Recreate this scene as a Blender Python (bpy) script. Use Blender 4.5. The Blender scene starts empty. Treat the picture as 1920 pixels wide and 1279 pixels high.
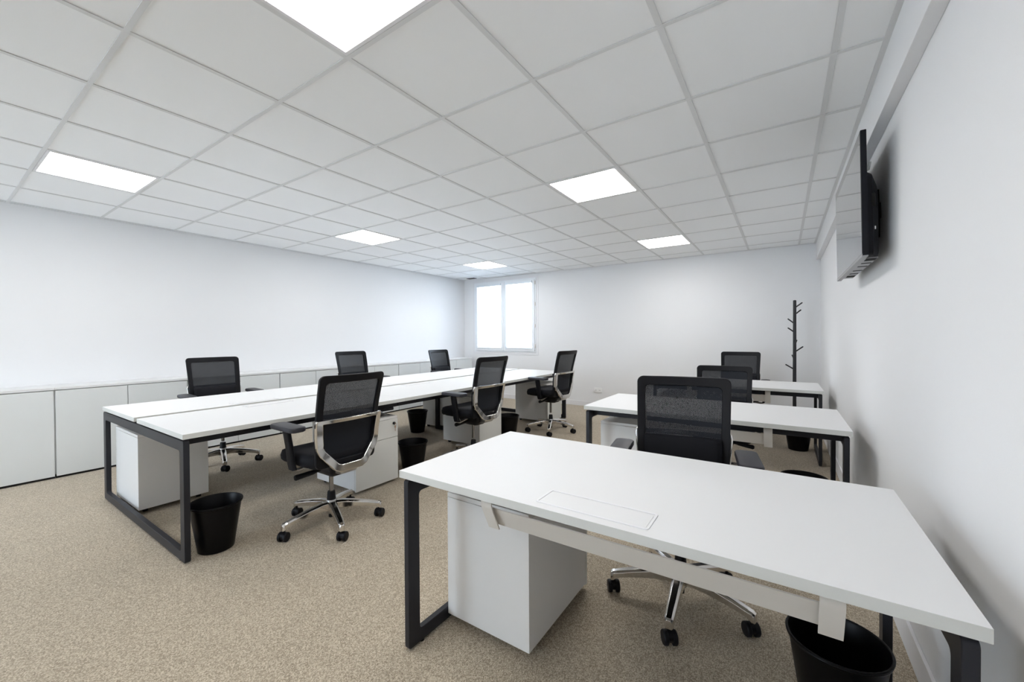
import bpy, bmesh, math
from math import sin, cos, pi, radians
from mathutils import Vector, Matrix

C = bpy.context.scene.collection
SC = bpy.context.scene

# ------------------------------------------------------------------ camera
CAMZ = 1.272
cam_d = bpy.data.cameras.new('camera')
cam = bpy.data.objects.new('camera', cam_d)
C.objects.link(cam)
cam_d.sensor_width = 36.0
cam_d.sensor_fit = 'HORIZONTAL'
cam_d.lens = 755.2 / 1920 * 36.0
cam_d.clip_start = 0.05
YAW, PITCH, ROLL = 0.5916, -0.01054, -0.00552
fw = Vector((-sin(YAW) * cos(PITCH), cos(YAW) * cos(PITCH), sin(PITCH)))
rt = Vector((cos(YAW), sin(YAW), 0))
up = rt.cross(fw)
r2 = rt * cos(ROLL) + up * sin(ROLL)
u2 = -rt * sin(ROLL) + up * cos(ROLL)
M = Matrix.Identity(4)
for k in range(3):
    M[k][0] = r2[k]; M[k][1] = u2[k]; M[k][2] = -fw[k]
M[0][3], M[1][3], M[2][3] = 0, 0, CAMZ
cam.matrix_world = M
SC.camera = cam

# ------------------------------------------------------------------ light and exposure
LAMP = 19.0          # radiance of the ceiling panels
SKY = 14.0           # radiance of the overcast sky outside the window
SC.view_settings.view_transform = 'Standard'
SC.view_settings.look = 'None'
SC.view_settings.exposure = 0.0
SC.view_settings.gamma = 1.0
SC.view_settings.use_curve_mapping = False
w = bpy.data.worlds.new('sky'); SC.world = w
w.use_nodes = True
bg = w.node_tree.nodes['Background']
bg.inputs[0].default_value = (0.80, 0.89, 1.0, 1)
bg.inputs[1].default_value = SKY

# ------------------------------------------------------------------ materials
def new_mat(name):
    m = bpy.data.materials.new(name); m.use_nodes = True
    return m, m.node_tree.nodes, m.node_tree.links, m.node_tree.nodes['Principled BSDF']

def plain(name, col, rough=0.5, metal=0.0, noise=0.0, nscale=200.0, bump=0.0, spec=0.5):
    m, n, l, b = new_mat(name)
    b.inputs['Roughness'].default_value = rough
    b.inputs['Metallic'].default_value = metal
    b.inputs['Specular IOR Level'].default_value = spec
    tc = n.new('ShaderNodeTexCoord')
    nt = n.new('ShaderNodeTexNoise'); nt.inputs['Scale'].default_value = nscale; nt.inputs['Detail'].default_value = 3
    l.new(tc.outputs['Object'], nt.inputs['Vector'])
    mx = n.new('ShaderNodeMix'); mx.data_type = 'RGBA'
    mx.inputs[6].default_value = (*[c * (1 - noise) for c in col], 1)
    mx.inputs[7].default_value = (*[min(1, c * (1 + noise)) for c in col], 1)
    l.new(nt.outputs['Fac'], mx.inputs[0]); l.new(mx.outputs[2], b.inputs['Base Color'])
    if bump:
        bp = n.new('ShaderNodeBump'); bp.inputs['Strength'].default_value = bump; bp.inputs['Distance'].default_value = 0.002
        l.new(nt.outputs['Fac'], bp.inputs['Height']); l.new(bp.outputs[0], b.inputs['Normal'])
    return m

M_wall = plain('wall_paint', (0.845, 0.85, 0.86), 0.85, noise=0.012, nscale=300, bump=0.05)
M_trim = plain('trim_paint', (0.82, 0.82, 0.84), 0.5, noise=0.01)
M_tile = plain('ceiling_tile', (0.945, 0.96, 0.97), 0.9, noise=0.02, nscale=900, bump=0.1)
M_grid = plain('ceiling_grid_metal', (0.74, 0.75, 0.755), 0.6, noise=0.01)
M_void = plain('dark_void', (0.02, 0.02, 0.02), 0.9)
M_top = plain('white_laminate', (0.79, 0.795, 0.80), 0.55, noise=0.01, nscale=500, spec=0.22)
M_edge = plain('white_edge_band', (0.69, 0.70, 0.675), 0.5, noise=0.01)
M_cab = plain('pale_cabinet_laminate', (0.76, 0.785, 0.785), 0.45, noise=0.01, nscale=400)
M_ped = plain('white_pedestal_metal', (0.78, 0.775, 0.765), 0.45, noise=0.01, nscale=400)
M_pedfront = plain('pedestal_front', (0.77, 0.775, 0.745), 0.45, noise=0.01, nscale=400)
M_tray = plain('ivory_metal', (0.73, 0.70, 0.655), 0.5, noise=0.01)
M_frame = plain('black_powder_coat', (0.022, 0.023, 0.029), 0.42, noise=0.15, nscale=700, bump=0.05, spec=0.25)
M_plastic = plain('black_plastic', (0.0065, 0.0068, 0.009), 0.45, noise=0.1, nscale=500, spec=0.20)
M_bin = plain('black_bin_plastic', (0.0025, 0.0026, 0.0035), 0.35, noise=0.1, nscale=500, spec=0.16)
M_pad = plain('armrest_rubber', (0.030, 0.030, 0.038), 0.45, noise=0.1, nscale=400, spec=0.35)
M_seat = plain('black_seat_fabric', (0.0055, 0.006, 0.009), 0.7, noise=0.3, nscale=900, bump=0.3, spec=0.2)
M_chrome = plain('polished_aluminium', (0.72, 0.70, 0.68), 0.12, metal=1.0, noise=0.01)
M_alu = plain('satin_aluminium', (0.50, 0.49, 0.48), 0.28, metal=1.0, noise=0.02)
M_darkchrome = plain('dark_column_steel', (0.30, 0.30, 0.31), 0.15, metal=1.0)
M_tvblack = plain('tv_back_plastic', (0.007, 0.008, 0.012), 0.5, noise=0.1, spec=0.2)
M_tvslot = plain('tv_slot', (0.003, 0.003, 0.003), 0.8)
M_tvgrey = plain('tv_underside_grey', (0.30, 0.30, 0.31), 0.4)
M_window = plain('white_window_pvc', (0.86, 0.89, 0.92), 0.35, noise=0.01)
M_blind = plain('white_blind_slat', (0.80, 0.85, 0.90), 0.4)
M_socket = plain('white_socket_plastic', (0.90, 0.90, 0.90), 0.3)
M_rack = plain('black_lacquered_wood', (0.012, 0.012, 0.016), 0.4)
M_key = plain('key_brass', (0.60, 0.45, 0.35), 0.3, metal=1.0)

def screen_mat():
    m, n, l, b = new_mat('tv_screen')
    b.inputs['Base Color'].default_value = (0.01, 0.01, 0.012, 1)
    b.inputs['Roughness'].default_value = 0.04
    b.inputs['IOR'].default_value = 2.0
    b.inputs['Coat Weight'].default_value = 1.0
    b.inputs['Coat Roughness'].default_value = 0.02
    return m
M_screen = screen_mat()

def glass_mat():
    m, n, l, b = new_mat('window_glass')
    n.remove(b)
    t = n.new('ShaderNodeBsdfTransparent'); t.inputs[0].default_value = (0.93, 0.96, 0.98, 1)
    g = n.new('ShaderNodeBsdfGlossy'); g.inputs['Roughness'].default_value = 0.02
    f = n.new('ShaderNodeFresnel'); f.inputs['IOR'].default_value = 1.45
    mx = n.new('ShaderNodeMixShader')
    l.new(f.outputs[0], mx.inputs[0]); l.new(t.outputs[0], mx.inputs[1]); l.new(g.outputs[0], mx.inputs[2])
    l.new(mx.outputs[0], n['Material Output'].inputs[0])
    return m
M_glass = glass_mat()

def emit_mat():
    m, n, l, b = new_mat('led_panel')
    b.inputs['Base Color'].default_value = (0.9, 0.9, 0.9, 1)
    b.inputs['Emission Color'].default_value = (1.0, 0.985, 0.965, 1)
    b.inputs['Emission Strength'].default_value = LAMP
    return m
M_led = emit_mat()

def carpet_mat():
    m, n, l, b = new_mat('beige_carpet')
    b.inputs['Roughness'].default_value = 0.95
    b.inputs['Specular IOR Level'].default_value = 0.15
    b.inputs['Sheen Weight'].default_value = 0.15
    tc = n.new('ShaderNodeTexCoord')
    mp = n.new('ShaderNodeMapping'); mp.inputs['Scale'].default_value = (1.0, 0.8, 1)
    l.new(tc.outputs['Object'], mp.inputs[0])
    n1 = n.new('ShaderNodeTexNoise'); n1.inputs['Scale'].default_value = 230; n1.inputs['Detail'].default_value = 4; n1.inputs['Roughness'].default_value = 0.85
    l.new(mp.outputs[0], n1.inputs['Vector'])
    vo = n.new('ShaderNodeTexVoronoi'); vo.inputs['Scale'].default_value = 290
    l.new(mp.outputs[0], vo.inputs['Vector'])
    sv = n.new('ShaderNodeSeparateColor'); l.new(vo.outputs['Color'], sv.inputs[0])
    fac = n.new('ShaderNodeMix'); fac.data_type = 'FLOAT'; fac.inputs[0].default_value = 0.5
    l.new(n1.outputs['Fac'], fac.inputs[2]); l.new(sv.outputs[0], fac.inputs[3])
    cr = n.new('ShaderNodeValToRGB')
    e = cr.color_ramp.elements
    e[0].position = 0.12; e[0].color = (0.165, 0.13, 0.090, 1)
    e[1].position = 0.90; e[1].color = (0.73, 0.65, 0.51, 1)
    k = cr.color_ramp.elements.new(0.5); k.color = (0.42, 0.35, 0.262, 1)
    l.new(fac.outputs[0], cr.inputs[0])
    n2 = n.new('ShaderNodeTexNoise'); n2.inputs['Scale'].default_value = 3.0; n2.inputs['Detail'].default_value = 2
    l.new(tc.outputs['Object'], n2.inputs['Vector'])
    r2_ = n.new('ShaderNodeMapRange'); r2_.inputs[3].default_value = 0.95; r2_.inputs[4].default_value = 1.05
    l.new(n2.outputs['Fac'], r2_.inputs[0])
    # rows of loops running across the room
    wv = n.new('ShaderNodeTexWave'); wv.bands_direction = 'X'; wv.inputs['Scale'].default_value = 40; wv.inputs['Distortion'].default_value = 1.5
    l.new(tc.outputs['Object'], wv.inputs['Vector'])
    r3 = n.new('ShaderNodeMapRange'); r3.inputs[3].default_value = 0.94; r3.inputs[4].default_value = 1.03
    l.new(wv.outputs['Fac'], r3.inputs[0])
    mu = n.new('ShaderNodeMath'); mu.operation = 'MULTIPLY'
    l.new(r2_.outputs[0], mu.inputs[0]); l.new(r3.outputs[0], mu.inputs[1])
    sc = n.new('ShaderNodeVectorMath'); sc.operation = 'SCALE'
    l.new(cr.outputs[0], sc.inputs[0]); l.new(mu.outputs[0], sc.inputs['Scale'])
    l.new(sc.outputs[0], b.inputs['Base Color'])
    bp = n.new('ShaderNodeBump'); bp.inputs['Strength'].default_value = 0.25; bp.inputs['Distance'].default_value = 0.003
    l.new(fac.outputs[0], bp.inputs['Height']); l.new(bp.outputs[0], b.inputs['Normal'])
    return m
M_carpet = carpet_mat()

def mesh_fabric():
    # woven chair mesh: fine open holes between dark threads
    m, n, l, b = new_mat('black_chair_mesh')
    b.inputs['Base Color'].default_value = (0.009, 0.0115, 0.017, 1)
    b.inputs['Specular IOR Level'].default_value = 0.25
    b.inputs['Roughness'].default_value = 0.6
    tc = n.new('ShaderNodeTexCoord')
    mp = n.new('ShaderNodeMapping'); mp.inputs['Rotation'].default_value = (0, radians(45), 0); mp.inputs['Scale'].default_value = (1, 0, 1)
    l.new(tc.outputs['Object'], mp.inputs[0])
    sp = n.new('ShaderNodeSeparateXYZ'); l.new(mp.outputs[0], sp.inputs[0])
    outs = []
    for ax in (0, 2):
        a = n.new('ShaderNodeMath'); a.operation = 'MULTIPLY'; a.inputs[1].default_value = 2 * pi / 0.0042
        l.new(sp.outputs[ax], a.inputs[0])
        s = n.new('ShaderNodeMath'); s.operation = 'SINE'; l.new(a.outputs[0], s.inputs[0])
        outs.append(s)
    mu = n.new('ShaderNodeMath'); mu.operation = 'ADD'
    l.new(outs[0].outputs[0], mu.inputs[0]); l.new(outs[1].outputs[0], mu.inputs[1])
    gt = n.new('ShaderNodeMath'); gt.operation = 'GREATER_THAN'; gt.inputs[1].default_value = 1.62
    l.new(mu.outputs[0], gt.inputs[0])
    t = n.new('ShaderNodeBsdfTransparent')
    mx = n.new('ShaderNodeMixShader')
    l.new(gt.outputs[0], mx.inputs[0]); l.new(b.outputs[0], mx.inputs[1]); l.new(t.outputs[0], mx.inputs[2])
    l.new(mx.outputs[0], n['Material Output'].inputs[0])
    return m
M_mesh = mesh_fabric()

# ------------------------------------------------------------------ mesh helpers
def box(bm, x0, x1, y0, y1, z0, z1, mi=0):
    v = [bm.verts.new(p) for p in ((x0, y0, z0), (x1, y0, z0), (x1, y1, z0), (x0, y1, z0), (x0, y0, z1), (x1, y0, z1), (x1, y1, z1), (x0, y1, z1))]
    fs = []
    for q in ((3, 2, 1, 0), (4, 5, 6, 7), (0, 1, 5, 4), (1, 2, 6, 5), (2, 3, 7, 6), (3, 0, 4, 7)):
        f = bm.faces.new([v[i] for i in q]); f.material_index = mi; fs.append(f)
    return fs

def tube(bm, pts, rad, seg=12, cap=True):
    """round tube through pts; rad is a number or one per point"""
    pts = [Vector(p) for p in pts]
    if not hasattr(rad, '__len__'): rad = [rad] * len(pts)
    rings = []
    pn = None
    for i, p in enumerate(pts):
        d = (pts[min(i + 1, len(pts) - 1)] - pts[max(i - 1, 0)]).normalized()
        if pn is None:
            a = Vector((0, 0, 1)) if abs(d.z) < 0.9 else Vector((1, 0, 0))
            pn = d.cross(a).normalized()
        else:
            pn = (pn - d * pn.dot(d)).normalized()
        q = d.cross(pn)
        rings.append([bm.verts.new(p + (pn * cos(2 * pi * k / seg) + q * sin(2 * pi * k / seg)) * rad[i]) for k in range(seg)])
    for a, b in zip(rings, rings[1:]):
        for k in range(seg):
            bm.faces.new((a[k], a[(k + 1) % seg], b[(k + 1) % seg], b[k]))
    if cap:
        bm.faces.new(rings[0][::-1]); bm.faces.new(rings[-1])

def loft(bm, rings, cap=True, closed=False):
    rs = [[bm.verts.new(p) for p in r] for r in rings]
    pairs = list(zip(rs, rs[1:]))
    if closed: pairs.append((rs[-1], rs[0]))
    n = len(rs[0])
    for a, b in pairs:
        for k in range(n):
            bm.faces.new((a[k], a[(k + 1) % n], b[(k + 1) % n], b[k]))
    if cap and not closed:
        bm.faces.new(rs[0][::-1]); bm.faces.new(rs[-1])

def rrect(x0, x1, y0, y1, r, seg=5):
    """rounded rectangle outline, counter clockwise, 4*(seg+1) points"""
    out = []
    for cx, cy, a0 in ((x1 - r, y0 + r, -90), (x1 - r, y1 - r, 0), (x0 + r, y1 - r, 90), (x0 + r, y0 + r, 180)):
        for k in range(seg + 1):
            a = radians(a0 + 90 * k / seg)
            out.append((cx + r * cos(a), cy + r * sin(a)))
    return out

def plate(bm, outline, z0, z1, mp=lambda u, v, w: (u, v, w)):
    loft(bm, [[mp(u, v, z0) for u, v in outline], [mp(u, v, z1) for u, v in outline]])

def ring(bm, outer, inner, w0, w1, mp):
    """frame between two outlines of equal point count, extruded w0..w1"""
    loft(bm, [[mp(u, v, w0) for u, v in outer], [mp(u, v, w1) for u, v in outer],
              [mp(u, v, w1) for u, v in inner], [mp(u, v, w0) for u, v in inner]], closed=True)

def obj(name, bm, mats, parent=None, bevel=0, smooth=False, seg=2):
    bmesh.ops.recalc_face_normals(bm, faces=bm.faces[:])
    me = bpy.data.meshes.new(name); bm.to_mesh(me); bm.free()
    if not isinstance(mats, (list, tuple)): mats = [mats]
    for m in mats: me.materials.append(m)
    o = bpy.data.objects.new(name, me); C.objects.link(o)
    if parent: o.parent = parent
    if bevel:
        b = o.modifiers.new('bevel', 'BEVEL'); b.width = bevel; b.segments = seg; b.limit_method = 'ANGLE'; b.angle_limit = radians(35)
        b.harden_normals = True
    if smooth or bevel:
        for p in me.polygons: p.use_smooth = True
        if not smooth or smooth == 'auto':
            e = me.attributes.get('sharp_edge') or me.attributes.new('sharp_edge', 'BOOLEAN', 'EDGE')
            ang = edge_angles(me)
            for i, a in enumerate(ang): e.data[i].value = (a > radians(35)) and not bevel
    return o

def edge_angles(me):
    ef = {}
    for p in me.polygons:
        for k in p.edge_keys: ef.setdefault(k, []).append(p.normal)
    out = []
    for e in me.edges:
        f = ef.get(e.key, [])
        out.append(f[0].angle(f[1], 0) if len(f) == 2 else 0)
    return out

def B(): return bmesh.new()

def thing(name, label, cat, loc=(0, 0, 0), rotz=0, group=None):
    o = bpy.data.objects.new(name, None); C.objects.link(o)
    o.empty_display_size = 0.1
    o.location = loc; o.rotation_euler = (0, 0, rotz)
    o['label'] = label; o['category'] = cat
    if group: o['group'] = group
    return o

def tag(o, label, cat, group=None):
    o['label'] = label; o['category'] = cat
    if group: o['group'] = group
    return o

def struct(o, label=None):
    o['kind'] = 'structure'
    if label: o['label'] = label
    return o

def kids(o): return [c for c in bpy.data.objects if c.parent == o]

def dup(root, loc, rotz, label, group=None, dz_parts=None, dz=0.0, spin_parts=None, spin=0.0):
    """copy a thing with its parts and sub-parts; optionally raise some parts and spin others"""
    r = root.copy(); C.objects.link(r)
    r.location = loc; r.rotation_euler = (0, 0, rotz); r['label'] = label
    if group: r['group'] = group
    for ch in kids(root):
        c = ch.copy(); C.objects.link(c); c.parent = r
        for g in kids(ch):
            d = g.copy(); C.objects.link(d); d.parent = c
    return r

def base_name(o): return o.name.split('.')[0]

# ------------------------------------------------------------------ room
XL, XR, YB, YF, H = -5.87, 0.425, 6.85, -4.2, 2.519
SOF_X, SOF_Z = 0.375, 2.295
WX0, WX1, WZ0, WZ1 = -5.575, -4.02, 0.955, 2.435   # window opening

bm = B(); box(bm, XL, XR, YF, YB, -0.1, 0); struct(obj('floor', bm, M_carpet), 'beige flecked loop carpet')
bm = B(); box(bm, XL - 0.12, XL, YF - .12, YB + .12, -0.1, H + 0.15); struct(obj('wall_left', bm, M_wall), 'plain white wall above the low cabinets')
bm = B(); box(bm, XR, XR + 0.12, YF - .12, YB + .12, -0.1, H + 0.15); struct(obj('wall_right', bm, M_wall), 'plain white wall with the television')
FX0, FX1, FZ0, FZ1 = -5.4, -3.3, 0.25, 2.35     # glazing behind the camera
bm = B()
box(bm, XL, FX0, YF - .12, YF, -0.1, H + .15); box(bm, FX1, XR, YF - .12, YF, -0.1, H + .15)
box(bm, FX0, FX1, YF - .12, YF, -0.1, FZ0); box(bm, FX0, FX1, YF - .12, YF, FZ1, H + .15)
struct(obj('wall_front', bm, M_wall))
bm = B()
box(bm, XL, WX0, YB, YB + .12, -0.1, H + .15); box(bm, WX1, XR, YB, YB + .12, -0.1, H + .15)
box(bm, WX0, WX1, YB, YB + .12, -0.1, WZ0); box(bm, WX0, WX1, YB, YB + .12, WZ1, H + .15)
struct(obj('wall_back', bm, M_wall), 'plain white wall with the window')

# boxed soffit along the top of the right wall
bm = B(); box(bm, SOF_X, XR, YF, YB, SOF_Z, H + 0.02); struct(obj('trim_1', bm, M_wall, bevel=0.002), 'boxed white band along the top of the right wall')

# baseboards
bm = B(); box(bm, -5.47, XR - .012, YB - 0.012, YB, 0, 0.09); struct(obj('baseboard_back', bm, M_trim, bevel=0.002))
bm = B(); box(bm, XR - 0.012, XR, YF, YB, 0, 0.12); struct(obj('baseboard_right', bm, M_trim, bevel=0.003))

# ceiling: lay-in tiles in a white grid
GX0, GY0 = -1.613, 0.4975
LIGHT_CELLS = [(0, 0), (-5, 0), (-5, 4), (0, 4), (0, 8), (-5, 8), (0, -4), (-5, -4)]
xs = [GX0 + 0.6 * i for i in range(-7, 4)]
ys = [GY0 + 0.6 * j for j in range(-7, 11)]
ex = [XL] + [x for x in xs if XL + .02 < x < SOF_X - .02] + [SOF_X]
ey = [YF] + [y for y in ys if YF + .02 < y < YB - .02] + [YB]
bm = B()
for a, b_ in zip(ex, ex[1:]):
    for c, d in zip(ey, ey[1:]):
        if any(abs(a - (GX0 + .6 * i)) < .01 and abs(c - (GY0 + .6 * j)) < .01 for i, j in LIGHT_CELLS): continue
        g = 0.0035
        box(bm, a + g, b_ - g, c + g, d - g, H + 0.004, H + 0.02)
ceil_o = obj('ceiling', bm, M_tile); struct(ceil_o, 'white suspended ceiling of square tiles')
bm = B()
for x in ex[1:-1]: box(bm, x - .012, x + .012, YF, YB, H, H + .003)
for y in ey[1:-1]: box(bm, XL, SOF_X, y - .010, y + .010, H - .0006, H + .003)
box(bm, XL, XL + .022, YF, YB, H - .001, H + .003); box(bm, SOF_X - .022, SOF_X, YF, YB, H - .001, H + .003)
box(bm, XL, SOF_X, YB - .022, YB, H - .0015, H + .003); box(bm, XL, SOF_X, YF, YF + .022, H - .0015, H + .003)
obj('ceiling_grid', bm, M_grid, ceil_o)
bm = B(); box(bm, XL, SOF_X, YF, YB, H + .10, H + .12); struct(obj('ceiling_slab', bm, M_void))

# ------------------------------------------------------------------ ceiling lights
def light_panel():
    t = thing('ceiling_light', '', 'light')
    bm = B(); ring(bm, rrect(-.288, .288, -.288, .288, .002, 1), rrect(-.272, .272, -.272, .272, .002, 1), -.004, .012, lambda u, v, w: (u, v, w))
    obj('frame', bm, M_trim, t)
    bm = B(); box(bm, -.273, .273, -.273, .273, 0.0, .010)
    obj('diffuser', bm, M_led, t)
    return t
L0 = light_panel()
light_labels = ['square lit ceiling panel cut by the top edge of the photo, nearest one',
                'lit ceiling panel nearest the left wall, in the near row',
                'lit ceiling panel in the middle row, towards the left wall',
                'lit ceiling panel in the middle row, right of centre over the desk gap',
                'lit ceiling panel in the far row towards the right',
                'small far lit ceiling panel directly in front of the window',
                'lit ceiling panel behind the camera near the right wall',
                'lit ceiling panel behind the camera near the left wall']
for k, ((i, j), lb) in enumerate(zip(LIGHT_CELLS, light_labels)):
    loc = (GX0 + .6 * i + .3, GY0 + .6 * j + .3, H + .003)
    if k == 0: L0.location = loc; L0['label'] = lb; L0['group'] = 'square light panels in the ceiling'; 
    else: dup(L0, loc, 0, lb, 'square light panels in the ceiling')

bm = B()
box(bm, -.10, .10, -.05, .05, -.004, .004)
vent = obj('ceiling_vent', bm, M_plastic, bevel=.002)
vent.location = (-5.50, 6.66, H - .003)
tag(vent, 'small dark vent slot in the ceiling above the left end of the window', 'vent')

# ------------------------------------------------------------------ window
def window():
    t = struct(bpy.data.objects.new('window_1', None), 'white two-sash window in the back wall'); C.objects.link(t)
    t.location = (0, YB, 0)
    mp = lambda u, v, w: (u, w, v)
    bm = B(); ring(bm, rrect(WX0 - .045, WX1 + .045, WZ0 - .05, WZ1 + .04, .002, 1), rrect(WX0, WX1, WZ0, WZ1, .002, 1), -.006, 0.0, mp)
    obj('window_surround', bm, M_trim, t, bevel=.001)
    bm = B(); ring(bm, rrect(WX0, WX1, WZ0, WZ1, .002, 1), rrect(WX0 + .035, WX1 - .035, WZ0 + .035, WZ1 - .035, .002, 1), -.012, .07, mp)
    obj('window_frame', bm, M_window, t, bevel=.003)
    mid = -4.79
    for (a, b_) in ((WX0 + .03, mid - .004), (mid + .004, WX1 - .03)):
        bm = B(); ring(bm, rrect(a, b_, WZ0 + .03, WZ1 - .03, .002, 1), rrect(a + .06, b_ - .06, WZ0 + .09, WZ1 - .09, .002, 1), -.03, .03, mp)
        s = obj('sash', bm, M_window, t, bevel=.004)
        bm = B(); box(bm, a + .055, b_ - .055, .012, .018, WZ0 + .085, WZ1 - .085)
        obj('pane', bm, M_glass, s)
    bm = B(); box(bm, mid - .03, mid + .03, -.045, -.03, WZ0 + .03, WZ1 - .03)
    obj('sash_cover_strip', bm, M_window, t, bevel=.004)
    bm = B(); box(bm, mid - .012, mid + .012, -.055, -.045, 1.60, 1.68); box(bm, mid - .009, mid + .009, -.075, -.055, 1.55, 1.66)
    obj('window_handle', bm, M_socket, t, bevel=.004)
    for z in (1.05, 1.45, 1.88, 2.30):
        bm = B(); tube(bm, [(WX1 - .012, -.035, z), (WX1 - .012, -.035, z + .07)], .010, 10)
        obj('hinge', bm, M_tray, t, smooth='auto')
    return t
window()

def glazing():
    t = struct(bpy.data.objects.new('window_2', None), 'wide window behind the camera'); C.objects.link(t)
    t.location = (0, YF, 0)
    mp = lambda u, v, w: (u, w, v)
    n = 2; wd = (FX1 - FX0) / n
    for k in range(n):
        a, b_ = FX0 + wd * k, FX0 + wd * (k + 1)
        bm = B(); ring(bm, rrect(a, b_, FZ0, FZ1, .002, 1), rrect(a + .06, b_ - .06, FZ0 + .06, FZ1 - .06, .002, 1), -.08, -.01, mp)
        s = obj('sash', bm, M_window, t, bevel=.004)
        bm = B(); box(bm, a + .055, b_ - .055, -.05, -.044, FZ0 + .055, FZ1 - .055)
        obj('pane', bm, M_glass, s)
glazing()

def blind(x0, x1, label):
    t = thing('venetian_blind', label, 'blind', ((x0 + x1) / 2, YB - .045, 0), 0, 'thin slat blinds on the window')
    hw = (x1 - x0) / 2
    zt, zb = WZ1 - .055, WZ0 + .10
    bm = B(); box(bm, -hw, hw, -.014, .012, zt - .045, zt); obj('headrail', bm, M_blind, t, bevel=.002)
    bm = B()
    n = 62
    for k in range(n):
        z = zb + .02 + (zt - .06 - zb - .02) * k / (n - 1)
        # slats lie almost flat, inner edge slightly low
        v = [bm.verts.new(p) for p in ((-hw + .005, -.012, z - .0022), (hw - .005, -.012, z - .0022), (hw - .005, .0, z + .0012), (-hw + .005, .0, z + .0012), (hw - .005, .012, z + .0022), (-hw + .005, .012, z + .0022))]
        bm.faces.new((v[0], v[1], v[2], v[3])); bm.faces.new((v[3], v[2], v[4], v[5]))
    o = obj('slats', bm, M_blind, t)
    sm = o.modifiers.new('thickness', 'SOLIDIFY'); sm.thickness = .0005
    bm = B(); box(bm, -hw, hw, -.012, .012, zb - .005, zb + .010); obj('bottom_rail', bm, M_blind, t, bevel=.002)
    for sx in (-hw + .08, hw - .08):
        bm = B(); tube(bm, [(sx, -.0135, zb), (sx, -.0135, zt - .02)], .001, 6); obj('ladder_cord', bm, M_blind, t)
blind(-5.49, -4.85, 'white slat blind on the left sash of the window')
blind(-4.73, -4.10, 'white slat blind on the right sash of the window')

# wall socket
t = thing('wall_socket', 'white double power socket low on the back wall', 'socket', (-2.745, YB, 0.308))
bm = B(); plate(bm, rrect(-.075, .075, -.04, .04, .006, 3), -.016, 0, lambda u, v, w: (u, w, v)); obj('face_plate', bm, M_socket, t, bevel=.002)
for sx in (-.035, .035):
    bm = B(); plate(bm, rrect(sx - .022, sx + .022, -.022, .022, .02, 5), -.0185, -.016, lambda u, v, w: (u, w, v)); ins = obj('outlet', bm, M_socket, t, smooth='auto')
    for q in (-.008, .008):
        bm = B(); tube(bm, [(sx + q, -.0191, -.002), (sx + q, -.0184, -.002)], .004, 8)
        obj('pin_hole', bm, M_plastic, ins)

# ------------------------------------------------------------------ low cabinets along the left wall
CY0, CW, CX, CT = -0.275, 0.99, -5.50, 0.832
def cabinet():
    t = thing('low_cabinet', '', 'cabinet')
    bm = B(); box(bm, XL - CX + .004, -.022, .0005, CW - .0005, .05, CT - .024); box(bm, XL - CX + .004, -.03, .001, CW - .001, .0, .05)
    c = obj('body', bm, M_cab, t)
    bm = B(); box(bm, -.03, -.024, .001, CW - .001, .0, .034); obj('plinth', bm, M_void, t)
    bm = B(); box(bm, XL - CX + .003, .004, .0006, CW - .0006, CT - .022, CT); obj('top', bm, [M_top], t, bevel=.0012)
    for k in range(2):
        y0 = k * CW / 2; y1 = y0 + CW / 2
        a = y0 + (.0055 if k == 0 else .0025); b_ = y1 - (.0025 if k == 0 else .0055)
        bm = B(); box(bm, -.019, 0, a, b_, .022, CT - .029); obj('door', bm, M_cab, t, bevel=.001)
    return t
cab = cabinet()
cab_labels = ['low white two-door cabinet cut by the left edge of the photo',
              'low white two-door cabinet behind the near end of the long bench desk',
              'low white two-door cabinet behind the nearest far-side chair',
              'low white two-door cabinet between the first and second far-side chairs',
              'low white two-door cabinet behind the second far-side chair',
              'low white two-door cabinet behind the third far-side chair',
              'low white two-door cabinet in the far left corner, next to the window']
for k, lb in enumerate(cab_labels):
    loc = (CX, CY0 + CW * k, 0)
    if k == 0: cab.location = loc; cab['label'] = lb; cab['group'] = 'low cabinets along the left wall'
    else: dup(cab, loc, 0, lb, 'low cabinets along the left wall')

# ------------------------------------------------------------------ desks
DT, TH = 0.735, 0.029       # desk height, top thickness
def top_slab(bm, x0, x1, y0, y1):
    fs = box(bm, x0, x1, y0, y1, DT - TH, DT)
    for f in fs[2:]: f.material_index = 1
def loop_frame(bm, a0, a1, w0, w1, mp, zt=DT - TH - .010, t=.06):
    outer = rrect(a0, a1, .008, zt, .012, 4); inner = rrect(a0 + t, a1 - t, .008 + t * .9, zt - t, .016, 4)
    ring(bm, outer, inner, w0, w1, mp)
def flap(parent, cx, cy, lx, ly):
    """flush lid of the cable port, hinged along its long side"""
    bm = B(); ring(bm, rrect(cx - lx / 2, cx + lx / 2, cy - ly / 2, cy + ly / 2, .012, 4), rrect(cx - lx / 2 + .008, cx + lx / 2 - .008, cy - ly / 2 + .008, cy + ly / 2 - .008, .003, 4), DT - .001, DT + .003, lambda u, v, w: (u, v, w))
    f = obj('cable_port', bm, M_trim, parent, bevel=.0012)
    bm = B()
    if lx > ly: box(bm, cx - lx / 2 + .0095, cx + lx / 2 - .0095, cy - ly / 2 + .0095, cy + ly / 2 - .022, DT - .004, DT + .0022)
    else: box(bm, cx - lx / 2 + (.0095 if parent_side > 0 else .022), cx + lx / 2 - (.022 if parent_side > 0 else .0095), cy - ly / 2 + .0095, cy + ly / 2 - .0095, DT - .004, DT + .0022)
    obj('port_lid', bm, M_top, f, bevel=.0008)
parent_side = 1

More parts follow.
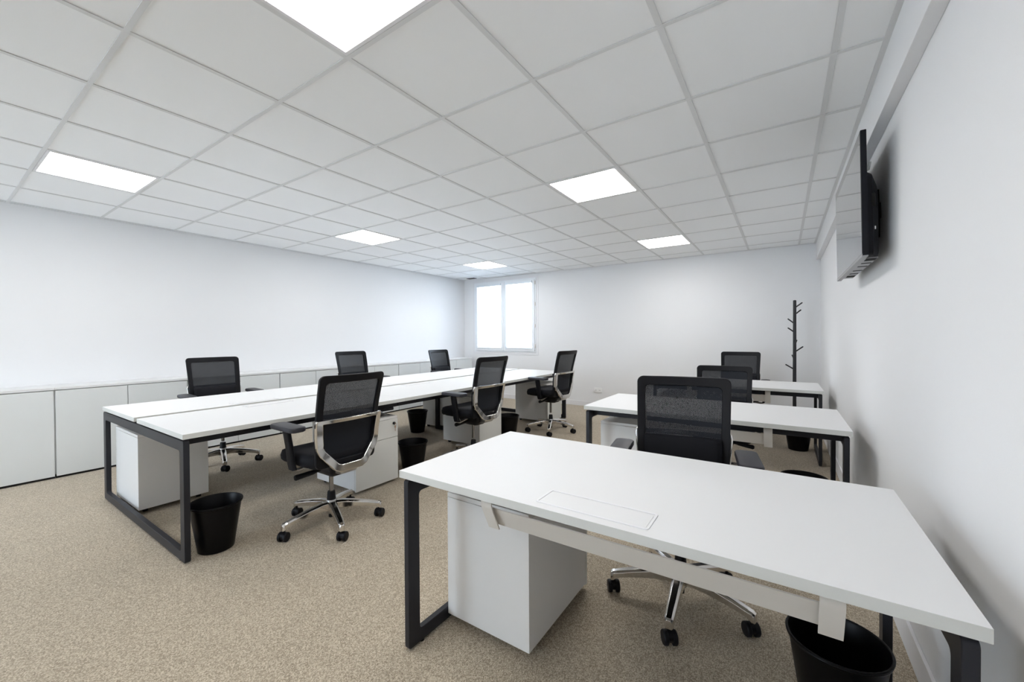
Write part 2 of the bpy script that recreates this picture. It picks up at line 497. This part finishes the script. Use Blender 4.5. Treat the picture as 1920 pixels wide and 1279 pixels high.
def desk(x0, y0, label, bx0, bx1):
    """single desk 1.6 x 0.8 on two loop frames; bx0/bx1 = left edges of the cable tray brackets"""
    x1, y1 = x0 + 1.605, y0 + .80
    t = thing('office_desk', label, 'desk', (0, 0, 0), 0, 'single desks in a line along the right wall')
    t.location = (x0, y0, 0)
    def L(bm): bmesh.ops.translate(bm, verts=bm.verts[:], vec=(-x0, -y0, 0)); return bm
    bm = B(); top_slab(bm, x0, x1, y0, y1); obj('tabletop', L(bm), [M_top, M_edge], t, bevel=.0012)
    for (a, b_) in ((x0 + .012, x0 + .038), (x1 - .038, x1 - .012)):
        bm = B(); loop_frame(bm, y0 + .012, y1 - .012, a, b_, lambda u, v, w: (w, u, v))
        lg = obj('leg_frame', L(bm), M_frame, t, bevel=.003)
        for yy in (y0 + .09, y1 - .09):
            bm = B(); tube(bm, [((a + b_) / 2, yy, 0), ((a + b_) / 2, yy, .012)], .012, 10)
            obj('foot', L(bm), M_plastic, lg)
    for yy in (y0 + .10, y1 - .14):
        bm = B(); box(bm, x0 + .036, x1 - .036, yy, yy + .04, DT - TH - .052, DT - TH - .002)
        obj('rail', L(bm), M_frame, t, bevel=.002)
    for (cx, cy) in ((x0 + .15, y0 + .06), (x0 + .15, y1 - .06), (x1 - .15, y0 + .06), (x1 - .15, y1 - .06)):
        bm = B(); box(bm, cx - .12, cx + .12, cy - .03, cy + .03, DT - TH - .010, DT - TH)
        obj('spacer', L(bm), M_frame, t)
    # ivory cable tray: slanting face with a bottom lip, held by two bent brackets
    tr = B()
    prof = [(.068, .655), (.112, .578), (.20, .578), (.20, .581), (.114, .582), (.071, .657)]
    loft(tr, [[(bx0 + .03, y0 + u, v) for u, v in prof], [(bx1 + .02, y0 + u, v) for u, v in prof]])
    trb = obj('cable_tray', L(tr), M_tray, t)
    for bx in (bx0, bx1):
        bm = B()
        pr = [(.092, .705), (.066, .700), (.050, .690), (.045, .674), (.050, .658), (.094, .568), (.098, .570), (.054, .660), (.050, .674), (.054, .687), (.068, .696), (.092, .701)]
        loft(bm, [[(bx, y0 + u, v) for u, v in pr], [(bx + .047, y0 + u, v) for u, v in pr]])
        obj('tray_bracket', L(bm), M_tray, trb, smooth='auto')
    flap_o = t
    n0 = set(bpy.data.objects)
    flap(t, x0 + .797, y0 + .093, .362, .118)
    for o in set(bpy.data.objects) - n0:
        o.data.transform(Matrix.Translation((-x0, -y0, 0)))
    return t
desk(-1.285, 1.090, 'white desk with black loop legs in the right foreground', -.903, .070)
desk(-1.280, 2.900, 'white desk with black loop legs just behind the foreground desk and its chair', -.86, -.098)
desk(-1.275, 4.848, 'farthest white desk in the right-hand line, nearest the coat rack', -.90, -.150)

# long bench: six tops in two rows on shared black loop frames
BX0, BX1, BG0, BG1, BY0 = -4.470, -2.775, -3.665, -3.600, 0.832
def bench():
    t = thing('bench_desk', 'long double row of joined white desktops on black loop frames', 'desk', (BX1, BY0, 0))
    def L(bm): bmesh.ops.translate(bm, verts=bm.verts[:], vec=(-BX1, -BY0, 0)); return bm
    global parent_side
    for k in range(3):
        y0 = BY0 + 1.6 * k
        for (a, b_, s) in ((BX0, BG0, -1), (BG1, BX1, 1)):
            bm = B(); top_slab(bm, a, b_, y0 + .0008, y0 + 1.5992); obj('tabletop', L(bm), [M_top, M_edge], t, bevel=.001)
            parent_side = -s
            n0 = set(bpy.data.objects)
            cx = BG1 + .085 if s > 0 else BG0 - .085
            flap(t, cx, y0 + .80, .118, .362)
            for o in set(bpy.data.objects) - n0: o.data.transform(Matrix.Translation((-BX1, -BY0, 0)))
    for (yy, a, b_) in ((BY0 + .004, BX0 + .004, BX1 - .004), (BY0 + 4.8 - .034, BX0 + .004, BX1 - .004)):
        bm = B(); loop_frame(bm, a, b_, yy, yy + .030, lambda u, v, w: (u, w, v))
        lg = obj('leg_frame', L(bm), M_frame, t, bevel=.003)
        for xx in (a + .09, b_ - .09):
            bm = B(); tube(bm, [(xx, yy + .015, 0), (xx, yy + .015, .012)], .012, 10)
            obj('foot', L(bm), M_plastic, lg)
    for yy in (BY0 + 1.6, BY0 + 3.2):
        bm = B(); loop_frame(bm, -3.98, -3.29, yy - .02, yy + .02, lambda u, v, w: (u, w, v), t=.055)
        obj('inner_leg_frame', L(bm), M_frame, t, bevel=.003)
        for s in (-1, 1):
            cx = -2.89 if s > 0 else -4.355
            bm = B(); box(bm, cx - .03, cx + .03, yy - .22, yy - .06, DT - TH - .075, DT - TH - .050)
            obj('rail_joint', L(bm), M_frame, t, bevel=.004)
    for x in (BX0 + .10, BG0 - .13, BG1 + .09, BX1 - .14):
        for k in range(3):
            bm = B(); box(bm, x, x + .04, BY0 + 1.6 * k + (.034 if k == 0 else .002), BY0 + 1.6 * (k + 1) - (.034 if k == 2 else .002), DT - TH - .052, DT - TH - .002)
            obj('rail', L(bm), M_frame, t, bevel=.002)
    for yy in (BY0 + .05, BY0 + 4.75):
        for x in (-4.3, -3.85, -3.45, -2.95):
            bm = B(); box(bm, x - .12, x + .12, yy - .03, yy + .03, DT - TH - .010, DT - TH)
            obj('spacer', L(bm), M_frame, t)
    return t
bench()

# ------------------------------------------------------------------ drawer pedestals (front faces local +Y)
def pedestal():
    t = thing('drawer_pedestal', '', 'drawer unit')
    W, D, T, Z = .213, .28, .580, .035
    bm = B(); box(bm, -W, W, -D, D - .022, Z, T - .022); obj('body', bm, M_ped, t, bevel=.0015)
    bm = B(); box(bm, -W, W, -D, D - .003, T - .020, T); obj('top', bm, M_ped, t, bevel=.0015)
    bm = B(); box(bm, -W, W, D - .019, D, Z - .010, .395); obj('drawer', bm, M_pedfront, t, bevel=.0015)
    bm = B(); box(bm, -W, W, D - .019, D, .398, T - .023); d = obj('drawer', bm, M_pedfront, t, bevel=.0015)
    bm = B(); tube(bm, [(-W + .045, D, T - .062), (-W + .045, D + .012, T - .062)], .012, 16); obj('lock', bm, M_plastic, d, smooth='auto')
    bm = B(); box(bm, -W + .001, W - .001, D - .0215, D - .0195, Z, T - .022); obj('drawer_reveal', bm, M_alu, t)
    for sx in (-1, 1):
        for sy in (-1, 1):
            bm = B(); tube(bm, [(sx * (W - .05) - .012, sy * (D - .06), .0175), (sx * (W - .05) + .012, sy * (D - .06), .0175)], .0175, 12)
            obj('castor', bm, M_plastic, t, smooth='auto')
    return t
PED = pedestal()
peds = [(-1.030, 1.605, 0, 'white drawer unit under the foreground desk, its plain back to the camera', 'right'),
        (-1.025, 3.420, 0, 'white drawer unit under the left end of the second desk from the camera', 'right'),
        (-1.020, 5.370, 0, 'white drawer unit under the farthest right-hand desk, hidden behind the chairs', 'right'),
        (-4.120, 1.105, pi / 2, 'white drawer unit under the near left corner of the long bench', 'bench'),
        (-4.100, 2.705, pi / 2, 'white drawer unit on the far side under the middle of the long bench', 'bench'),
        (-3.985, 4.270, pi / 2, 'white drawer unit on the far side of the bench behind the inner black leg', 'bench'),
        (-3.120, 2.185, -pi / 2, 'white drawer unit with a key in its lock beside the nearest bench chair', 'bench'),
        (-3.130, 3.785, -pi / 2, 'white drawer unit behind the middle chair on the near side of the bench', 'bench'),
        (-3.110, 5.345, -pi / 2, 'white drawer unit at the far end of the bench beside the farthest near-side chair', 'bench')]
for k, (x, y, r, lb, g) in enumerate(peds):
    g = 'drawer units under the single desks' if g == 'right' else 'drawer units under the long bench'
    if k == 0: PED.location = (x, y, 0); PED.rotation_euler = (0, 0, r); PED['label'] = lb; PED['group'] = g; o = PED
    else: o = dup(PED, (x, y, 0), r, lb, g)
    if k == 6:
        # bunch of keys hanging from this lock
        bm = B(); W, D, T = .213, .28, .580
        x0 = -W + .045
        box(bm, x0 - .0012, x0 + .0012, D + .011, D + .030, T - .068, T - .056)
        kr = [(x0, D + .026 + .009 * cos(a), T - .072 + .009 * sin(a)) for a in [2 * pi * q / 12 for q in range(13)]]
        tube(bm, kr, .0010, 6, cap=False)
        box(bm, x0 - .008, x0 + .008, D + .020, D + .0225, T - .100, T - .080)
        box(bm, x0 - .002, x0 + .003, D + .020, D + .0225, T - .128, T - .100)
        fr = [c for c in kids(o) if base_name(c) == 'drawer' and kids(c)][0]
        kk = obj('key', bm, M_key, fr)

# ------------------------------------------------------------------ waste bins
def waste_bin():
    t = thing('waste_bin', '', 'waste bin')
    prof = [(.0, .003), (.086, .0), (.092, .004), (.112, .14), (.131, .268), (.137, .272), (.139, .278), (.137, .284), (.132, .284), (.128, .276), (.108, .14), (.088, .010), (.0, .010)]
    bm = B(); seg = 40
    rings = [[(r * cos(2 * pi * k / seg), r * sin(2 * pi * k / seg), z) for k in range(seg)] for r, z in prof[1:-1]]
    loft(bm, rings)
    obj('tub', bm, M_bin, t, smooth='auto')
    bm = B()
    tube(bm, [(.1365 * cos(2 * pi * k / seg), .1365 * sin(2 * pi * k / seg), .283) for k in range(seg + 1)], .0035, 8, cap=False)
    obj('rim', bm, M_bin, t, smooth=True)
    return t
BIN = waste_bin()
bins = [(.148, 1.665, 'round black waste bin under the right end of the foreground desk', 0),
        (.125, 3.460, 'round black waste bin whose rim shows behind the far right edge of the foreground desk', 0),
        (.145, 5.480, 'round black waste bin under the right end of the farthest desk', 0),
        (-2.855, 1.015, 'round black waste bin beside the nearest corner leg of the long bench', 1),
        (-2.915, 2.640, 'round black waste bin between the foreground desk corner and the bench drawer unit', 1),
        (-2.870, 4.175, 'round black waste bin partly hidden behind the middle bench drawer unit and chair', 1),
        (-4.080, 3.780, 'round black waste bin standing free under the far side of the bench', 1)]
for k, (x, y, lb, g) in enumerate(bins):
    g = 'waste bins beside the long bench' if g else 'waste bins by the single desks'
    if k == 0: BIN.location = (x, y, 0); BIN['label'] = lb; BIN['group'] = g
    else: dup(BIN, (x, y, 0), 0.3 * k, lb, g)

# ------------------------------------------------------------------ office chairs (sitter faces local -Y)
def backy(x, z):
    """centre surface of the backrest"""
    pts = [(.40, .185), (.50, .190), (.56, .192), (.65, .196), (.75, .214), (.85, .236), (.95, .262), (1.035, .287), (1.10, .305)]
    for (z0, y0), (z1, y1) in zip(pts, pts[1:]):
        if z <= z1 or z1 == 1.10:
            tt = (z - z0) / (z1 - z0); y = y0 + (y1 - y0) * tt; break
    return y - .028 * (abs(x) / .23) ** 2 + .012

def chair():
    t = thing('office_chair', '', 'chair')
    # ---- base
    bm = B(); tube(bm, [(0, 0, .070), (0, 0, .085), (0, 0, .155), (0, 0, .165)], [.022, .034, .036, .030], 20)
    obj('base_hub', bm, M_alu, t, smooth='auto')
    for k in range(5):
        a = 2 * pi * k / 5
        def P(r, s, z, a=a): return (r * cos(a) - s * sin(a), r * sin(a) + s * cos(a), z)
        bm = B(); rings = []
        for r, wd, zt, zb in ((.022, .028, .157, .095), (.07, .027, .157, .106), (.15, .024, .146, .104), (.24, .0215, .129, .094), (.292, .020, .117, .084), (.314, .0185, .112, .068), (.326, .014, .104, .066)):
            rings.append([P(r, -wd, zb), P(r, -wd, zt - .010), P(r, -wd * .55, zt), P(r, wd * .55, zt), P(r, wd, zt - .010), P(r, wd, zb)])
        loft(bm, rings)
        obj('base_arm', bm, M_chrome, t, bevel=.003)
        bm = B()
        c0 = P(.310, 0, .0)
        tube(bm, [(c0[0], c0[1], .050), (c0[0], c0[1], .074)], .007, 10)
        ca = a + 1.1 + k * 1.9      # swivel of each castor
        dx, dy = cos(ca), sin(ca)
        ox, oy = c0[0] + .006 * dx, c0[1] + .006 * dy
        tube(bm, [(ox + dy * .010, oy - dx * .010, .036), (ox - dy * .010, oy + dx * .010, .036)], .024, 14)
        cs = obj('castor', bm, M_plastic, t, smooth='auto')
        for s in (-1, 1):
            bm = B()
            ww = [(s * .009, .026), (s * .011, .0295), (s * .024, .0295), (s * .028, .026), (s * .0285, .010)]
            tube(bm, [(ox + dy * q, oy - dx * q, .030) for q, _ in ww], [rr for _, rr in ww], 22)
            obj('wheel', bm, M_plastic, cs, smooth='auto')
    bm = B(); tube(bm, [(0, 0, .045), (0, 0, .075)], .018, 16); tube(bm, [(0, 0, .160), (0, 0, .215), (0, 0, .222)], [.029, .025, .022], 20)
    obj('gas_lift_sleeve', bm, M_plastic, t, smooth='auto')
    bm = B(); tube(bm, [(0, 0, .20), (0, 0, .385)], .0145, 18)
    obj('gas_lift', bm, M_darkchrome, t, smooth='auto')
    # ---- mechanism and lever
    bm = B()
    loft(bm, [[(x, y, z) for x, y in rrect(-hw, hw, y0, y1, .02, 3)] for z, hw, y0, y1 in ((.340, .035, -.05, .07), (.350, .055, -.09, .10), (.39, .085, -.12, .14), (.452, .11, -.15, .15))])
    obj('mechanism', bm, M_plastic, t, smooth='auto')
    bm = B(); tube(bm, [(.03, .012, .392), (.12, .0, .384)], .010, 10); tube(bm, [(.11, .002, .385), (.125, .0, .384), (.232, -.02, .372), (.240, -.022, .371)], [.011, .015, .018, .012], 14)
    obj('tilt_lever', bm, M_plastic, t, smooth='auto')
    # ---- seat
    bm = B(); rings = []
    for z, g, fr in ((.450, -.045, .0), (.456, -.012, .0), (.472, .0, .0), (.500, .003, .0), (.522, -.006, .0), (.532, -.030, .0), (.537, -.075, .0), (.538, -.15, .0)):
        rr = []
        for k in range(44):
            a = 2 * pi * k / 44
            e = 0.42
            u = math.copysign(abs(cos(a)) ** e, cos(a)) * (.243 + g); v = math.copysign(abs(sin(a)) ** e, sin(a)) * (.235 + g) - .035
            dz = -.022 * max(0, (-v - .12) / .15) ** 2 + .010 * (abs(u) / .24) ** 2 * (z > .50)
            rr.append((u, v, z + dz))
        rings.append(rr)
    loft(bm, rings)
    obj('seat', bm, M_seat, t, smooth=True)
    bm = B(); plate(bm, rrect(-.20, .20, -.23, .16, .05, 4), .440, .458); obj('seat_shell', bm, M_plastic, t, bevel=.004)
    # ---- armrests
    for s in (-1, 1):
        bm = B()
        loft(bm, [[(s * x, y, z) for x, y in rrect(.238 + i, .338 - i, -.155 + i, .130 - i, .030, 5)] for z, i in ((.668, .006), (.673, .001), (.690, .0), (.697, .004), (.699, .012))])
        ar = obj('armrest', bm, M_pad, t, smooth='auto')
        bm = B()
        loft(bm, [[(s * (xc + dx), yc + dy, z) for dx, dy in rrect(-.014, .014, -.033, .033, .012, 3)] for xc, yc, z in ((.268, .004, .415), (.272, -.004, .45), (.280, -.012, .56), (.290, -.018, .64), (.292, -.02, .672))])
        obj('armrest_post', bm, M_plastic, ar, smooth='auto')
        bm = B(); tube(bm, [(s * .268, .004, .430), (s * .262, .006, .412), (s * .235, .008, .406), (s * .12, .010, .430), (s * .08, .010, .436)], .011, 12)
        obj('armrest_bracket', bm, M_alu, ar, smooth='auto')
    # ---- backrest frame: closed dark ring following the curve
    outer2 = [(u * (1 - .09 * max(0, (.80 - v)) / .35), v) for u, v in rrect(-.232, .232, .450, 1.040, .030, 5)]
    inner2 = [(u * (1 - .09 * max(0, (.80 - v)) / .35), v) for u, v in rrect(-.190, .190, .492, .992, .022, 5)]
    def dens(pl, n=6):
        out = []
        for a, b_ in zip(pl, pl[1:] + pl[:1]):
            L = math.hypot(a[0] - b_[0], a[1] - b_[1]); m = n if L > .1 else 1
            for q in range(m): out.append((a[0] + (b_[0] - a[0]) * q / m, a[1] + (b_[1] - a[1]) * q / m))
        return out
    mpb = lambda u, v, w: (u, backy(u, v) + w, v)
    bm = B(); ring(bm, dens(outer2), dens(inner2), -.010, .012, mpb)
    obj('backrest_frame', bm, M_plastic, t, bevel=.005)
    # ---- mesh panel
    bm = B(); nx, nz = 10, 16
    g = [[None] * (nz + 1) for _ in range(nx + 1)]
    for i in range(nx + 1):
        for j in range(nz + 1):
            z = .485 + (1.000 - .485) * j / nz
            x = (-.20 + .40 * i / nx) * (1 - .09 * max(0, (.80 - z)) / .35)
            g[i][j] = bm.verts.new((x, backy(x, z) + .002, z))
    for i in range(nx):
        for j in range(nz): bm.faces.new((g[i][j], g[i + 1][j], g[i + 1][j + 1], g[i][j + 1]))
    obj('backrest_mesh', bm, M_mesh, t, smooth=True)
    # ---- lumbar cushion across the lower back
    bm = B(); rings = []
    for i in range(13):
        x = -.185 + .37 * i / 12
        th = .018 * (1 - .5 * abs(x / .185) ** 4)
        yc = backy(x, .58) - .022
        rings.append([(x, backy(x, .64 + .10 * sin(a)) - .022 + th * cos(a), .64 + .10 * sin(a)) for a in [2 * pi * q / 14 for q in range(14)]])
    loft(bm, rings)
    obj('lumbar_cushion', bm, M_seat, t, smooth=True)
    bm = B(); rings = []
    for i in range(9):
        x = -.175 + .35 * i / 8
        yc = backy(x, .49) - .012
        rings.append([(x, yc + .018 * cos(a), .515 + .034 * sin(a)) for a in [2 * pi * q / 12 for q in range(12)]])
    loft(bm, rings); obj('lower_back_roll', bm, M_seat, t, smooth=True)
    # ---- polished support behind the lower back
    so = [(-.232, .762), (-.236, .74), (-.222, .575), (-.205, .535), (-.115, .432), (-.075, .415), (.075, .415), (.115, .432), (.205, .535), (.222, .575), (.236, .74), (.232, .762)]
    si = [(-.192, .736), (-.192, .726), (-.180, .590), (-.168, .564), (-.090, .474), (-.065, .464), (.065, .464), (.090, .474), (.168, .564), (.180, .590), (.192, .726), (.192, .736)]
    so = dens(so, 6); si_ = []
    si = dens(si, 6)
    if len(so) != len(si):
        n = min(len(so), len(si)); so, si = so[:n], si[:n]
    def mps(u, v, w):
        return (u, backy(u, v) + .012 + w + .016 * max(0, (.56 - v) / .14) + (.006 if abs(u) > .18 else 0), v)
    bm = B(); ring(bm, so, si, -.004, .022, mps)
    obj('back_support', bm, M_chrome, t, bevel=.006, seg=3)
    bm = B(); loft(bm, [[(x, y, z) for x, z in rrect(-hw, hw, z0, z1, .012, 3)] for y, hw, z0, z1 in ((.06, .05, .375, .415), (.15, .055, .378, .420), (.205, .060, .388, .428), (.222, .05, .398, .425))])
    obj('support_bracket', bm, M_alu, t, smooth='auto')
    return t

UPPER = {'gas_lift', 'mechanism', 'tilt_lever', 'seat', 'seat_shell', 'armrest', 'backrest_frame', 'backrest_mesh', 'lumbar_cushion', 'lower_back_roll', 'back_support', 'support_bracket'}
BASE = {'base_arm', 'castor'}
def set_chair(o, dz, base_world, yaw, arm_y=0.0, arm_z=0.0):
    """seat height and direction of the first base arm"""
    sp = radians(base_world) - yaw
    for c in kids(o):
        n = base_name(c)
        if n in UPPER:
            c.location.z = dz
            if n == 'armrest': c.location.y = arm_y; c.location.z = dz + arm_z
        if n in BASE: c.rotation_euler = (0, 0, sp)

CH = chair()
G1, G2, G3 = 'mesh office chairs on the near side of the bench', 'mesh office chairs on the far side of the bench', 'mesh office chairs at the single desks'
chairs = [
    (-2.573, 1.593, -90.5, 0.0, 51, .015, 'black mesh office chair nearest the camera on the bench, polished back support facing us', G1),
    (-2.625, 3.190, -93, .040, 20, .03, 'black mesh office chair, middle one of three on the near side of the bench', G1),
    (-2.590, 4.780, -95, .048, 6, .01, 'black mesh office chair at the far end of the bench, near side, star base showing', G1),
    (-4.700, 1.740, 86, .034, 54, 0, 'black mesh office chair nearest on the far side of the bench', G2),
    (-4.640, 3.345, 90, .045, 30, 0, 'black mesh office chair, middle one on the far side of the bench', G2),
    (-4.780, 5.170, 89, .010, 12, 0, 'black mesh office chair farthest away on the far side of the bench', G2),
    (-.405, 2.040, 9, .010, 57, .07, 'black mesh office chair behind the foreground desk', G3),
    (-.440, 3.985, 3.7, -.053, 20, 0, 'black mesh office chair at the second desk, half hidden by the foreground one', G3),
    (-.465, 5.930, 1, .013, 40, 0, 'black mesh office chair at the farthest desk of the right-hand line', G3)]
for k, (x, y, yaw, dz, ba, ay, lb, g) in enumerate(chairs):
    yr = radians(yaw)
    if k == 0: CH.location = (x, y, 0); CH.rotation_euler = (0, 0, yr); CH['label'] = lb; CH['group'] = g; o = CH
    else: o = dup(CH, (x, y, 0), yr, lb, g)
    set_chair(o, dz, ba, yr, ay, .028 if k == 0 else 0)

# ------------------------------------------------------------------ television on the right wall
def television():
    y0, y1, zt, zb = 2.485, 3.530, 2.231, 1.642
    t = thing('television', 'black flat screen television mounted high on the right wall', 'television', (.305, (y0 + y1) / 2, (zt + zb) / 2))
    t.rotation_euler = (0, radians(-1.0), 0)
    W, Hh = (y1 - y0) / 2, (zt - zb) / 2
    mp = lambda u, v, w: (w, u, v)
    # local +x points to the wall; the screen looks towards -x
    bm = B(); plate(bm, rrect(-W, W, -Hh, Hh, .004, 2), .0, .022, mp); obj('casing', bm, M_tvblack, t, bevel=.002)
    bm = B(); plate(bm, rrect(-W + .007, W - .007, -Hh + .012, Hh - .007, .002, 2), -.0012, .0004, mp); obj('screen', bm, M_screen, t)
    bm = B(); box(bm, -.0015, .021, -W + .001, W - .001, -Hh - .004, -Hh + .011); obj('bottom_bezel', bm, M_tvgrey, t, bevel=.001)
    bm = B()
    loft(bm, [[(x, u, v) for u, v in rrect(-hw, hw, z0, z1, .03, 4)] for x, hw, z0, z1 in ((.020, W - .03, -Hh + .003, .115), (.045, W - .04, -Hh + .004, .10), (.070, W - .10, -Hh + .006, .06), (.076, W - .12, -Hh + .02, .04))])
    hs = obj('rear_housing', bm, M_tvblack, t, smooth='auto')
    bm = B(); box(bm, .022, .070, -W + .10, W - .10, -Hh - .001, -Hh + .004); ug = obj('underside_panel', bm, M_tvgrey, hs)
    for u0, u1 in ((-.42, -.34), (-.27, -.235), (-.15, -.115), (.02, .055), (.16, .195), (.27, .35)):
        n = 5 if u1 - u0 > .04 else 1
        for q in range(n):
            a = u0 + (u1 - u0) * q / n; b_ = a + (u1 - u0) / n * .62
            bm = B(); box(bm, .027, .067, a, b_, -Hh - .0025, -Hh - .0005)
            obj('vent_slot', bm, M_tvslot, hs)
    bm = B(); plate(bm, rrect(-.04, .04, -.06, .0, .006, 3), .0, .001, lambda u, v, w: (.045 + u * .25, -W + .0395 - w, v)); obj('socket_recess', bm, M_tvslot, hs)
    bm = B(); box(bm, .050, .058, -W + .060, -W + .064, -.165, -.150); obj('rating_label', bm, M_socket, hs)
    # wall mount
    bm = B(); box(bm, .076, .118, -.20, .20, -.06, .02); box(bm, .076, .118, -.16, -.13, -.15, .10); box(bm, .076, .118, .13, .16, -.15, .10)
    obj('wall_mount', bm, M_plastic, t, bevel=.002)
    bm = B(); tube(bm, [(.022, -W + .20, .150), (.055, -W + .20, .165), (.060, -W + .20, .20)], .006, 8); obj('cable_clip', bm, M_socket, t, smooth='auto')
    return t
television()

# ------------------------------------------------------------------ coat rack by the back wall
def coat_rack():
    x, y = .130, 6.40
    t = thing('coat_rack', 'black tree-shaped coat rack with short angled pegs by the back wall', 'coat rack', (x, y, 0))
    bm = B(); tube(bm, [(0, 0, .02), (0, 0, .4), (0, 0, 1.72), (0, 0, 1.727)], [.021, .021, .018, .012], 16); obj('trunk', bm, M_rack, t, smooth='auto')
    bm = B(); tube(bm, [(0, 0, 0), (0, 0, .004), (0, 0, .018), (0, 0, .026)], [.168, .172, .168, .03], 36); obj('base_plate', bm, M_rack, t, smooth='auto')
    # (height on the trunk, tip height, sideways reach, depth reach)
    for z0, z1, dx, dy in ((1.627, 1.690, .078, -.02), (1.539, 1.600, .066, .03), (1.421, 1.487, -.072, .02), (1.309, 1.368, -.072, -.02), (1.140, 1.208, .020, -.075),
                           (1.052, 1.123, .088, .01), (.950, 1.010, -.026, .075), (.825, .888, -.095, -.01)):
        bm = B(); tube(bm, [(0, 0, z0), (dx * .5, dy * .5, (z0 + z1) / 2), (dx, dy, z1), (dx * 1.03, dy * 1.03, z1 + .003)], [.009, .008, .008, .004], 10)
        obj('peg', bm, M_rack, t, smooth='auto')
    return t
coat_rack()
